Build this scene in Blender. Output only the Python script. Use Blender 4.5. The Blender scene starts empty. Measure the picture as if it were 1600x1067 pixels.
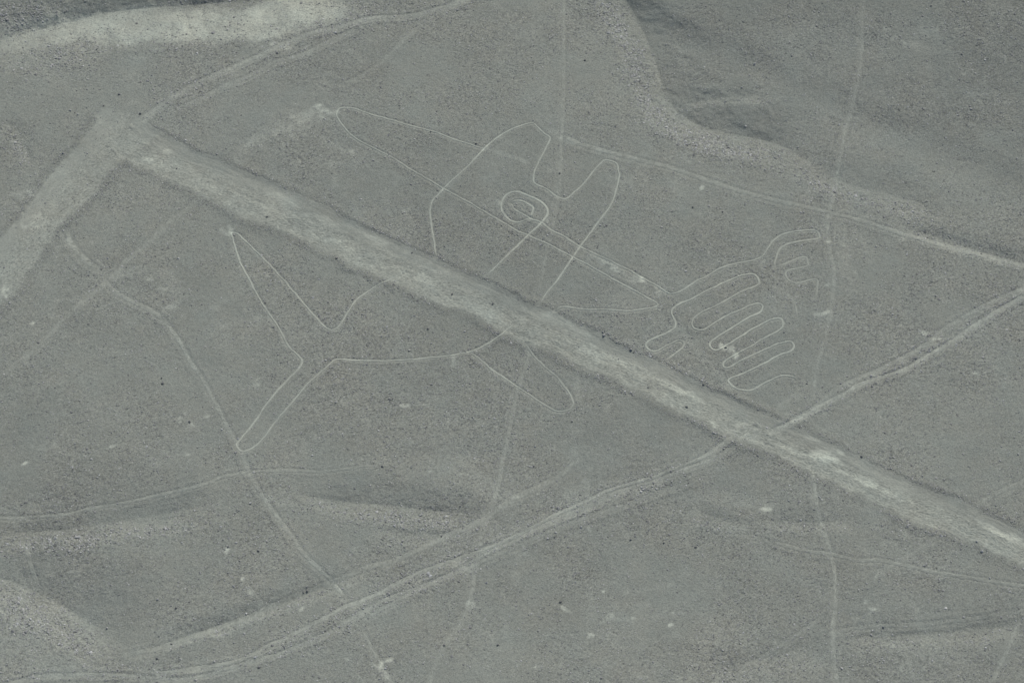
import bpy, math
import numpy as np
from mathutils import Vector, noise as mnoise

# ------------------------------------------------------------------ camera, sky, sun, exposure
scene = bpy.context.scene
DEP = math.radians(50.0)          # the aircraft looks down at about 50 degrees
DIST, LENS, SENSOR = 278.0, 100.0, 36.0
CAM = np.array([0.0, -DIST * math.cos(DEP), DIST * math.sin(DEP)])

cam_data = bpy.data.cameras.new('camera')
cam_data.lens = LENS
cam_data.sensor_width = SENSOR
cam_data.clip_start = 1.0
cam_data.clip_end = 20000.0
cam = bpy.data.objects.new('camera', cam_data)
scene.collection.objects.link(cam)
cam.location = CAM
cam.rotation_euler = (math.radians(90) - DEP, 0, 0)
scene.camera = cam

SUN_EL, SUN_AZ = math.radians(47.0), math.radians(26.0)   # azimuth measured from +Y towards +X
world = bpy.data.worlds.new('World')
scene.world = world
world.use_nodes = True
wn = world.node_tree
wn.nodes.clear()
sky = wn.nodes.new('ShaderNodeTexSky')
sky.sky_type = 'NISHITA'
sky.sun_disc = False
sky.sun_elevation = SUN_EL
sky.sun_rotation = SUN_AZ
sky.altitude = 500
sky.dust_density = 6.0
sky.ozone_density = 0.4
bgn = wn.nodes.new('ShaderNodeBackground')
bgn.inputs['Strength'].default_value = 0.11
won = wn.nodes.new('ShaderNodeOutputWorld')
wn.links.new(sky.outputs[0], bgn.inputs[0])
wn.links.new(bgn.outputs[0], won.inputs[0])

sun_data = bpy.data.lights.new('sun', 'SUN')
sun_data.energy = 2.2
sun_data.angle = math.radians(1.5)
sun_data.color = (1.0, 0.965, 0.90)
sun = bpy.data.objects.new('sun', sun_data)
scene.collection.objects.link(sun)
sd = Vector((math.sin(SUN_AZ) * math.cos(SUN_EL), math.cos(SUN_AZ) * math.cos(SUN_EL), math.sin(SUN_EL)))
sun.rotation_euler = sd.to_track_quat('Z', 'Y').to_euler()
sun.location = sd * 300

vs = scene.view_settings
vs.view_transform = 'Standard'
vs.look = 'None'
vs.exposure = -0.22
vs.gamma = 1.0
vs.use_curve_mapping = False

# ------------------------------------------------------------------ helpers: noise, plan coordinates, rasters
rng = np.random.default_rng(7)
_LAT = rng.random((64, 257, 257)).astype(np.float32)
_LAT[:, 256, :] = _LAT[:, 0, :]
_LAT[:, :, 256] = _LAT[:, :, 0]

def vnoise(x, y, size, seed):
    """smooth value noise in -1..1, feature size in metres"""
    a = np.asarray(x) / size + 17.3 * seed
    b = np.asarray(y) / size + 9.1 * seed
    i = np.floor(a); j = np.floor(b)
    fx = a - i; fy = b - j
    i = i.astype(np.int64) & 255; j = j.astype(np.int64) & 255
    fx = fx * fx * (3 - 2 * fx); fy = fy * fy * (3 - 2 * fy)
    L = _LAT[seed % 64]
    v = (L[i, j] * (1 - fx) + L[i + 1, j] * fx) * (1 - fy) + (L[i, j + 1] * (1 - fx) + L[i + 1, j + 1] * fx) * fy
    return v * 2 - 1

def fbm(x, y, size, seed, octaves=4, gain=0.55):
    t = 0; a = 1; n = 0
    for k in range(octaves):
        t = t + a * vnoise(x, y, size / 2 ** k, seed + k)
        n += a; a *= gain
    return t / n * 1.6

def sstep(a, b, x):
    t = np.clip((x - a) / (b - a), 0, 1)
    return t * t * (3 - 2 * t)

def plan(px):
    """survey point read off the photograph (1600 wide) -> metres on the z = 0 datum"""
    px = np.asarray(px, float)
    a = (px[..., 0] - 800) / 1600 * SENSOR / LENS
    b = -(px[..., 1] - 533.5) / 1600 * SENSOR / LENS
    dy = math.cos(DEP) + b * math.sin(DEP)
    dz = -math.sin(DEP) + b * math.cos(DEP)
    t = CAM[2] / -dz
    return np.stack([CAM[0] + a * t, CAM[1] + dy * t], -1)

def smooth_line(pts, step, passes=2, closed=False):
    """Catmull-Rom through the points, resampled at an even step"""
    p = np.asarray(pts, float)
    if len(p) == 2:
        p = np.array([p[0], (p[0] + p[1]) / 2, p[1]])
    q = np.vstack([2 * p[0] - p[1], p, 2 * p[-1] - p[-2]])
    out = []
    for k in range(1, len(q) - 2):
        a, b, c, d = q[k - 1], q[k], q[k + 1], q[k + 2]
        n = max(2, int(np.linalg.norm(c - b) / step) + 1)
        t = np.linspace(0, 1, n, endpoint=False)[:, None]
        out.append(0.5 * (2 * b + (c - a) * t + (2 * a - 5 * b + 4 * c - d) * t ** 2 + (3 * b - a - 3 * c + d) * t ** 3))
    o = np.vstack(out + [p[-1:]])
    L = np.concatenate([[0], np.cumsum(np.linalg.norm(np.diff(o, axis=0), axis=1))])
    n = max(3, int(L[-1] / step) + 1)
    s = np.linspace(0, L[-1], n)
    return np.stack([np.interp(s, L, o[:, 0]), np.interp(s, L, o[:, 1])], -1)

RS = 0.10
X0, X1, Y0, Y1 = -78.0, 78.0, -60.0, 72.0
RX = np.arange(X0, X1, RS); RY = np.arange(Y0, Y1, RS)
NX, NY = len(RX), len(RY)
GX, GY = np.meshgrid(RX, RY, indexing='ij')

def dist_field(line, maxd):
    """distance, arc length and side (+ = left of travel) of a polyline on the raster"""
    D = np.full((NX, NY), maxd, np.float32)
    S = np.zeros((NX, NY), np.float32)
    G = np.ones((NX, NY), np.float32)
    L = 0.0
    for k in range(len(line) - 1):
        a, b = line[k], line[k + 1]
        i0 = max(0, int((min(a[0], b[0]) - maxd - X0) / RS)); i1 = min(NX, int((max(a[0], b[0]) + maxd - X0) / RS) + 2)
        j0 = max(0, int((min(a[1], b[1]) - maxd - Y0) / RS)); j1 = min(NY, int((max(a[1], b[1]) + maxd - Y0) / RS) + 2)
        e = b - a; l = math.hypot(*e)
        if i0 < i1 and j0 < j1 and l > 1e-6:
            gx = RX[i0:i1, None] - a[0]; gy = RY[None, j0:j1] - a[1]
            t = np.clip((gx * e[0] + gy * e[1]) / l ** 2, 0, 1)
            d = np.hypot(gx - t * e[0], gy - t * e[1])
            m = d < D[i0:i1, j0:j1]
            D[i0:i1, j0:j1][m] = d[m]
            S[i0:i1, j0:j1][m] = (L + t * l)[m]
            G[i0:i1, j0:j1][m] = np.sign(e[0] * gy - e[1] * gx)[m]
        L += l
    return D, S, G, L

def sample(R, x, y):
    a = np.clip((np.asarray(x) - X0) / RS, 0, NX - 1.001); b = np.clip((np.asarray(y) - Y0) / RS, 0, NY - 1.001)
    i = a.astype(np.int64); j = b.astype(np.int64); fx = a - i; fy = b - j
    return (R[i, j] * (1 - fx) + R[i + 1, j] * fx) * (1 - fy) + (R[i, j + 1] * (1 - fx) + R[i + 1, j + 1] * fx) * fy

# ------------------------------------------------------------------ survey: every line read off the photograph
WHALE = {
 'body_outline': [
  [(682,402),(677,371),(675,356),(671.5,333),(672.6,322),(677,312),(693,295),(707.5,281.5),(730,261),(756,233),(775,217),(793,206),(811,198),(829,193),(836,195),(849,208),(858.7,215),(857,222),(850,236.5),(839,259),(835,268),(833.5,281.5),(838,288),(854,296),(865,304),(876,310),(883,311),(890,307),(905.5,293),(923.5,272.5),(939,255.6),(947,251),(962,255.6),(966,268),(967,277),(962,299.5),(956,317.5),(944,335.5),(921,366),(907,385),(895,402),(875,432),(855,457),(842,475)],
  [(807,504),(792.5,515),(779,526),(759,539),(734,549.5),(707,555),(680,558),(655,560.7),(596.5,564),(560,563),(527,562),(518,566.5),(506.5,577),(486,594),(473,608.6),(448,639),(432,657),(414,682),(401,695),(389.5,702),(377,705),(370,696),(374,688.5),(401,655),(414,634.5),(432,612),(452.5,590.6),(467,576),(472,565),(466,556),(449,539),(436,513),(413,479.5),(395,448),(379.5,419),(368,389.5),(362.6,371.5),(361,364),(370.5,365),(378,371.5),(397.5,390.6),(427,420),(456,452.5),(476,476),(501,504),(513,514),(521,515),(529,510),(541.5,491),(556,470.5),(573,457),(593,444.6),(613.5,435.6),(635,427)]],
 'snout_outline': [
  [(756,233),(712.5,219),(677.5,206),(650,199),(615,189),(575,177.5),(555,170.5),(540,169),(530,171),(526,177),(527.5,184),(535,196),(550,212.5),(575,227.5),(607.5,244),(650,269.5),(695,296),(737.5,319.5),(800,356),(825,368),(862.5,384.5),(895,402),(912.5,411),(950,432),(980,448),(1012.5,466),(1022.5,471),(1028,476),(1025,479.5),(1012.5,482),(982.5,486),(945,484),(912.5,483.5),(880,479.5),(868,486)]],
 'flank_line': [
  [(799,318),(803,326),(810,331),(819,336),(828,341.4),(844,347.6),(853,354),(866,362),(883,371),(907.5,386),(940,402),(970,416),(1000,432),(1025,446),(1042.5,458),(1050,459.5),(1062.5,456),(1082.5,443),(1112.5,427),(1132.5,416.5),(1162.5,409.5),(1176,407),(1187.5,403),(1194,398),(1199,389),(1208,377),(1218.5,369),(1232.5,364),(1251,361),(1268,360),(1275.6,361.5),(1279.4,365.6),(1281,372),(1275.6,373.5),(1259,375.4),(1236,379.5),(1229,381.6),(1221,387),(1215.6,394.7),(1213,403),(1210.4,412.5),(1211,419)]],
 'eye_ring': [
  [(828,341.4),(819,345),(809,347.6),(801,346),(793,341),(787.5,335),(784,328.5),(783,320.6),(784.7,314),(790,306),(797.6,301.5),(806.6,300),(815.6,301.5),(827,307),(841.5,313),(850.5,320),(855.6,327.4),(855.6,334),(851,342),(846,347.6),(838,355.5),(824.6,368),(810,382.5),(797.5,394.5),(760,431)]],
 'inner_eye_ring': [
  [(799,318),(801,315.6),(810,314),(818,315),(826,319),(833.6,324.6),(832.5,332),(828.6,338),(826,341)]],
 'pupil_mark': [[(816,319.5),(819,323),(820,327)]],
 'finger_outline': [
  [(1038,564),(1054,553.4),(1065,545),(1069,538.4),(1067,534),(1061,531.5),(1054,534),(1042.5,540),(1029,547),(1020,548.4),(1012.5,545),(1009,539),(1012.5,534),(1027.5,526),(1044,519),(1054,513),(1056,507.5),(1054,500),(1049.6,490.6),(1049.5,485),(1051.6,482),(1062,474.4),(1080.6,467),(1097.5,457.5),(1116,449),(1131,441.6),(1150,434),(1165,429),(1177,428.4),(1183,433),(1186,439.7),(1184.7,444.4),(1176,448.5),(1159,455.6),(1139,467),(1116,479),(1094,490),(1084,497),(1080.6,504.4),(1082.5,511),(1088,515),(1097.5,515.6),(1107,511),(1129,497),(1154,485.6),(1172.5,477),(1185.6,474.4),(1191,479),(1188.4,486.6),(1180,491.5),(1159,503),(1134,518),(1117.5,529),(1109,537.5),(1111,544),(1117.5,547.4),(1127,545),(1140,536.6),(1168,519),(1192.5,505.6),(1209,498.5),(1220,498.5),(1224,504.7),(1221.6,512),(1213,519),(1192.5,529),(1168,544),(1149,554.4),(1136,562),(1130,567.5),(1130,572),(1133.4,574.6),(1142,573),(1162.5,561),(1189,549),(1211,539),(1232,534),(1238.4,536.6),(1240,543),(1234,549),(1215,556),(1192.5,569),(1168,580.6),(1149,588),(1140,592),(1138,595.6),(1144,603),(1153,608),(1168,610),(1177.5,608),(1192.5,600),(1209,592),(1222.5,587),(1239,588.7),(1245,594)]],
 'mouth_line': [
  [(1211,417),(1225,412.5),(1238,407),(1249,403),(1259,402),(1262,408),(1262.5,415),(1251,418),(1236,421),(1229,424),(1227,429),(1230,436),(1236,440.6),(1244,442.5),(1257,440),(1270,436.5),(1276.6,438),(1277,446),(1275.6,459),(1272,466)]],
 'chin_mark': [[(1241,471),(1244,484),(1246,496)]],
 'lower_fin_outline': [
  [(734,550),(747.5,560),(770,579),(792.5,593),(808,604),(833,621),(851,633),(867,642),(878,643),(889,639.6),(895,633),(895.6,626.5),(889,613),(873.5,593),(851,572.5),(835,557),(827,547),(822,537)]],
}
# (half contrast, width m): how strongly each stroke still shows
WHALE_LOOK = {'body_outline': (0.56, .21), 'snout_outline': (0.46, .22), 'flank_line': (0.54, .22), 'eye_ring': (0.60, .25),
              'inner_eye_ring': (0.58, .24), 'pupil_mark': (0.6, .24), 'finger_outline': (0.62, .22), 'mouth_line': (0.36, .22),
              'chin_mark': (0.30, .19), 'lower_fin_outline': (0.48, .23)}

BAND_TOP = [(196,168),(222,188),(238,197),(272,215),(308,233),(360,254),(400,273),(450,295),(520,327),(575,355),(625,378),(682,404),(755,435),(800,456),(830,473),(862,485),(900,503),(940,520),(965,535),(990,547),(1037,569),(1100,600),(1145,622),(1187,640),(1215,652),(1245,667),(1282,682),(1350,714),(1420,749),(1500,780),(1550,802),(1600,830),(1640,848),(1800,925)]
BAND_BOT = [(170,232),(193,252),(225,266),(270,286),(315,308),(360,330),(400,349),(440,362),(487,383),(525,403),(545,415),(585,428),(620,445),(675,470),(725,489),(765,510),(792,526),(820,537),(860,549),(905,573),(939,588),(975,603),(995,614),(1050,640),(1100,662),(1137,682),(1175,697),(1215,714),(1250,732),(1287,750),(1350,779),(1412,812),(1470,832),(1525,853),(1600,886),(1640,902),(1800,980)]
SIDE_TOP = [(168,150),(157,168),(139,199),(112,233),(76,271),(54,303),(22,346),(0,371),(-40,420),(-180,590)]
SIDE_BOT = [(262,192),(235,222),(193,252),(166,277),(139,314),(106,344),(87,367),(65,400),(42,437),(15,467),(0,484),(-40,530),(-180,705)]

# single worn lines: name, points, contrast, width m, patchiness
LINES = [
 ('footpath', 'pale footpath running down the right side from the top edge to the broad strip',
  [(1362,-110),(1352,-30),(1350,0),(1346,45),(1346,82),(1341,125),(1332,160),(1324,190),(1317,220),(1310,262),(1306,280),(1299,317),(1292,350),(1295,384),(1302,422),(1302,447),(1297,492),(1287,532),(1284,545),(1277,571),(1270,614)], .26, .62, .35),
 ('footpath', 'pale footpath running from the broad strip to the bottom edge on the right',
  [(1270,729),(1272,759),(1277,798),(1287,832),(1297,860),(1304,900),(1305,940),(1301,1000),(1302,1032),(1308,1065),(1312,1090),(1318,1150)], .36, .55, .25),
 ('footpath', 'dusty footpath passing the lowest tip of the whale outline',
  [(255,500),(270,518),(282,536),(300,569),(320,599),(342,641),(357,671),(375,704),(385,729),(400,759),(427,800),(450,830),(472,862),(500,890),(517,907),(540,935)], .34, .55, .3),
 ('footpath', 'short dusty path running off the bottom edge left of centre',
  [(566,985),(572,997),(592,1032),(610,1065),(620,1085)], .32, .5, .3),
 ('footpath', 'faint straight path crossing the lower fin loop and running to the bottom edge',
  [(826,540),(824,561),(810.5,604),(801.5,640),(790,698),(785,719),(775,771),(765,800),(752,837),(745,875),(735,930),(722,970),(692,1012),(672,1062),(665,1085)], .24, .6, .45),
 ('footpath', 'very faint straight path running down from the top edge to the whale eye',
  [(880,-20),(880,60),(880,140),(877,200),(875,267),(872,300),(868,330),(855,387),(848,420),(840,462)], .19, .5, .4),
 ('footpath', 'short pale path cutting the lower right corner',
  [(1592,967),(1575,1012),(1550,1067),(1540,1090)], .32, .5, .3),
 ('footpath', 'narrow track curving along the left edge above the stony bank',
  [(395,736),(345,746),(325,755),(262,771),(200,785),(150,793),(100,804),(37,809),(0,810),(-30,810)], .26, .45, .3),
 ('footpath', 'thin faint track right of the dusty path below the whale tail',
  [(385,738),(430,735),(460,735),(500,737),(540,733),(580,727)], .22, .35, .4),
 ('footpath', 'pale track following the lower gully from the bottom left towards the centre',
  [(205,1022),(250,1012),(300,995),(350,978),(400,960),(450,937),(520,910),(575,887),(625,872),(700,837),(750,815),(800,781),(837,764),(875,744),(907,716)], .20, .8, .4),
 ('footpath', 'long worn line slanting across the right from the dorsal fin to the right edge',
  [(880,214),(920,230),(985,247),(1050,263),(1100,281),(1150,297),(1200,311),(1250,322),(1300,334),(1350,347),(1400,363),(1450,377),(1525,397),(1600,417),(1640,430),(1780,470)], .22, .8, .4),
 ('footpath', 'faint worn line crossing the lower right towards the right edge',
  [(1210,848),(1262,861),(1300,866),(1340,875),(1385,877),(1450,892),(1525,904),(1600,916),(1640,922)], .2, .5, .4),
 ('footpath', 'faint slanting line running down from the broad strip at lower right',
  [(1470,835),(1440,856),(1407,877),(1380,892),(1355,912)], .2, .6, .4),
 ('footpath', 'faint track curving in the lower right left of the pale footpath',
  [(1160,1042),(1200,1022),(1240,995),(1287,962)], .2, .5, .45),
 ('footpath', 'faint track beside the bottom of the right footpath, running to the right edge',
  [(1307,987),(1350,979),(1400,977),(1450,975),(1550,962),(1620,950)], .14, .6, .5),
 ('footpath', 'short branch track leaving the upper left wheel track towards the whale snout',
  [(657,40),(632,62),(600,95),(560,122),(535,132)], .2, .6, .4),
 ('footpath', 'broken strip of pale stones left of the whale tail',
  [(102,359),(110,378),(120,392),(134,408),(150,420)], .42, .9, .5),
 ('footpath', 'faint worn line between the stone strip and the dusty path on the left',
  [(165,440),(180,457),(205,470),(237,487),(255,500)], .28, .7, .5),
 ('footpath', 'faint line leaving the near edge of the broad strip at upper left',
  [(312,308),(290,330),(262,350),(235,378),(200,405),(170,440),(120,480),(60,540),(0,590)], .13, .8, .6),
 ('footpath', 'short faint line climbing the slope at the far left edge',
  [(33,842),(42,862),(50,890),(58,915)], .2, .5, .4),
 ('footpath', 'faint worn stub on the slope right of the broad strip near the right edge',
  [(1520,795),(1550,775),(1600,752),(1630,740)], .16, .7, .5),
]
TRACKS = [
 ('pale twin wheel track running from the right edge to the broad strip',
  [([(1790,385),(1640,436),(1600,451),(1550,472),(1520,489),(1475,515),(1450,537),(1407,561),(1365,582),(1312,605),(1270,639),(1240,655)], .26, .55),
   ([(1790,385),(1640,445),(1600,463),(1550,492),(1500,525),(1487,535),(1445,559),(1410,579),(1350,599),(1320,615),(1282,634),(1242,657),(1205,674)], .48, .5)]),
 ('wheel track with three ruts curving from the broad strip to the lower left corner',
  [([(1178,668),(1150,681),(1137,687),(1100,714),(1050,734),(1020,746),(975,759),(940,771),(900,791),(865,806),(807,838),(750,860),(710,875),(662,892),(620,912),(580,932),(540,948),(505,967),(450,995),(412,1012),(400,1020),(362,1035),(300,1045),(250,1052)], .38, .42),
   ([(1145,697),(1115,717),(1075,731),(1037,747),(1005,757),(965,769),(925,789),(892,803),(825,832),(800,848),(760,866),(725,886),(675,909),(635,925),(600,937),(560,960),(520,985),(482,1002),(440,1020),(400,1032),(370,1040),(325,1054),(275,1061),(225,1058),(175,1054),(75,1055),(37,1062),(-20,1075),(-120,1100)], .34, .46),
   ([(1075,754),(1020,773),(962,794),(910,811),(865,827),(800,858),(745,882),(695,903),(650,924),(600,950),(575,965)], .15, .5)]),
 ('worn twin wheel track curving from the corner of the broad strips to the top edge',
  [([(212,193),(220,187),(250,167),(287,142),(312,129),(350,112),(400,90),(437,73),(475,56),(520,45),(550,37),(582,29),(637,26),(675,17),(717,4),(760,-20)], .34, .8),
   ([(285,168),(325,149),(350,135),(390,120),(432,97),(470,87),(512,67),(555,47)], .22, .7)]),
]
# faint traces of the whale line over the broad strip and other short pale scratches: points, contrast, width
SCRATCHES = [
 ([(1058,508),(1075,528),(1100,560),(1125,590),(1140,605)], .13, .7), ([(1258,600),(1248,615),(1222,634)], .15, .7),
 ([(160,440),(200,425),(260,430),(275,470)], .10, 1.0), ([(130,650),(150,655)], .0, 1),
 ([(372,252),(395,225),(430,203),(470,185),(505,172)], .17, 1.3), ([(865,207),(900,222),(950,240),(985,247)], .15, 1.0),
 ([(1330,430),(1320,400),(1312,372)], .08, 1.0), ([(1300,700),(1330,690)], .0, 1),
 ([(635,427),(652,421),(670,412),(682,403)], .14, .3), ([(842,475),(828,488),(818,497),(807,504)], .14, .3),
 ([(868,486),(855,492),(840,497)], .16, .4), ([(756,233),(775,237),(795,244),(820,252)], .2, .4),
 ([(879,947),(884,953),(890,956)], .75, .28), ([(627,633),(632,635),(637,633)], .8, .26),
 ([(581,1037),(592,1042),(597,1035),(610,1030)], .7, .3), ([(592,1042),(604,1058)], .3, .4),
 ([(1275,491),(1282,492),(1287,490),(1294,487)], .6, .32), ([(495,165),(508,175),(526,176)], .42, .5),
 ([(1256,648),(1263,653)], .35, .3), ([(1227,457),(1235,465),(1241,471)], .22, .25), ([(708,556),(709,566),(707,572)], .3, .3),
 ([(1025,479),(1030,483),(1033,480)], .4, .25), ([(346,359),(356,367),(361,360)], .28, .4), ([(358,352),(360,362)], .28, .3),
 ([(776,313),(783,319)], .35, .3), ([(1005,660),(1025,648)], 0, .3), ([(1332,184),(1340,185)], .45, .25), ([(1408,64),(1414,68)], .5, .25),
 ([(830,205),(845,205)], 0, .3), ([(902,580),(903,625)], .12, .5), ([(975,925),(1015,920),(1060,915)], .1, .4),
 ([(1075,780),(1100,775),(1150,782),(1195,790)], .14, 1.2), ([(1090,790),(1075,830)], .1, .9),
]
# pale sandy patches: centre, radii (photo px), turn, strength
PATCHES = [
 (175,697,9,2.6,-28,.75),(38,724,7,2.2,-30,.65),(70,698,30,8,5,.25),(93,706,5,2,-30,.5),(51,505,6,4,35,.65),(135,711,4,1.6,0,.45),
 (920,993,9,4.5,0,.8),(841,1042,11,2.2,2,.95),(1523,583,5,3,15,.65),(1469,612,3.5,4,0,.5),(1446,521,10,3,8,.6),(1462,530,8,2.5,-8,.5),
 (1365,951,8,2.5,5,.55),(1353,940,2.6,3,0,.6),(1211,1003,2.6,4,-20,.6),(1288,784,3.5,3,0,.75),(1197,795,10,3,0,.5),(943,925,3,2.6,0,.7),
 (1048,976,4.5,2,-15,.6),(1051,957,3,2,0,.5),(403,598,16,6,-20,.35),(264,480,12,5,0,.4),(235,437,10,5,10,.3),(255,452,7,4,0,.35),
 (288,655,12,8,20,.5),(297,666,7,5,0,.5),(322,650,8,4,-10,.45),(296,709,9,3,-25,.4),(355,862,4,8,10,.6),(378,905,4,4,0,.5),(392,925,4,8,0,.3),
 (735,942,9,9,0,.35),(672,736,5,2,-20,.5),(697,741,7,1.6,5,.4),(722,741,8,1.8,0,.45),(580,581,3.5,4,0,.45),(1134,543,11,7,10,.55),
 (1149,555,5.5,5,0,.95),(1291,378,5,2,0,.55),(361,363,5,3.5,0,.22),(1410,374,8,3,-15,.4),(1570,92,3.5,4,0,.5),(1506,116,5,3,0,.4),
 (1385,45,9,4,20,.2),(440,72,26,8,-12,.4),(55,300,10,8,0,.35),(60,347,38,12,8,.2),(10,456,12,13,-30,.35),(540,235,30,7,28,.2),(500,170,14,6,15,.3),
 (470,195,60,22,-10,.14),(410,225,40,16,-10,.1),(200,180,0,0,0,0),(1034,82,6,3,-30,.2),(1179,100,2,2.5,0,.6),(1097,292,5,5,0,.45),
 (1205,462,9,5,0,.14),(1190,412,12,6,0,.25),(1128,408,10,4,-5,.3),(1122,415,16,6,-15,.2),(1035,460,9,6,30,.3),(985,432,45,6,28,.42),(940,408,28,6,28,.3),
 (850,348,16,7,10,.18),(1249,405,9,5,0,.22),(1320,395,16,30,20,.10),(1330,440,8,18,30,.16),(1290,446,12,3,-10,.2),(60,775,30,8,-8,.12),
 (430,780,40,10,10,.10),(700,660,60,12,5,.06),(960,965,16,10,0,.18),(985,975,10,8,0,.2),(1015,945,10,4,-10,.25),(855,985,10,8,0,.12),
 (1340,975,16,10,0,.1),(1395,968,12,7,0,.12),(1594,1022,4,4,0,.4),(545,1030,7,3,20,.35),(875,990,0,0,0,0),(1025,965,8,4,0,.2),(1250,1040,20,6,0,.12),
 (650,968,26,8,-20,.15),(605,950,24,6,-25,.15),(548,914,7,5,0,.4),(472,950,7,3,-35,.35),(460,885,12,4,45,.2),(535,928,8,6,0,.3),
 (1098,15,0,0,0,0),(1300,705,22,6,20,.3),
]
# drainage lines: points left to right, depth, far (viewer-facing) bank width, near (sun-facing) bank width, stoniness of near rim, sunlight painted on near bank
VALLEYS = [
 ([(948,-60),(968,-20),(986,15),(1004,48),(1020,85),(1034,130),(1052,168),(1090,195),(1130,207),(1165,214),(1205,222),(1245,240),(1290,268)], 1.20, 8.0, 3.6, 1.0, .03),
 ([(1230,225),(1290,272),(1340,292),(1400,306),(1450,325),(1500,352)], .40, 5.0, 2.6, .7, .05),
 ([(1040,168),(1065,163),(1090,160),(1130,153),(1180,150),(1240,150)], .20, 3.0, 1.0, .4, .05),
 ([(1380,350),(1450,368),(1500,383),(1560,400),(1640,420)], 0.26, 2.0, .9, .4, .12),
 ([(-60,842),(0,836),(40,832),(110,826),(160,818),(230,808),(300,794),(370,772)], 0.75, 7.5, 2.6, .9, .02),
 ([(430,762),(480,774),(540,784),(600,789),(660,796),(720,801),(790,796)], 0.52, 4.0, 2.2, .7, .04),
 ([(-60,880),(-10,900),(30,912),(70,930),(110,953),(150,978),(185,1000),(225,1024)], 0.85, 8.5, 3.8, .9, .03),
 ([(190,1024),(225,1018),(262,1006),(300,991),(360,973),(420,951),(480,928),(540,905),(600,885)], 0.36, 2.0, .8, .5, .14),
 ([(-80,86),(-30,72),(0,62),(50,50),(110,34),(200,16),(300,8),(400,0),(520,-14),(640,-30)], 1.25, 6.0, 6.5, .7, .0),
 ([(-20,190),(20,198),(38,228),(58,278)], 0.18, 2.0, 1.2, .5, .05),
 ([(1290,998),(1370,996),(1450,990),(1530,983),(1640,968)], 0.29, 3.0, 1.6, .4, .08),
 ([(1180,812),(1240,816),(1300,815),(1350,808)], 0.21, 2.4, 1.2, .4, .08),
 ([(1080,786),(1100,800),(1130,812),(1180,818)], 0.13, 1.4, 1.4, .3, .06),
 ([(1090,1050),(1160,1036),(1230,1018),(1300,1000)], 0.16, 2.0, 2.0, .2, .06),
 ([(600,690),(650,702),(720,712),(800,700)], 0.13, 4.0, 4.0, .0, .03),
 ([(560,826),(640,833),(690,835),(740,822)], 0.13, 1.2, 1.4, .2, .06),
]
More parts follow.
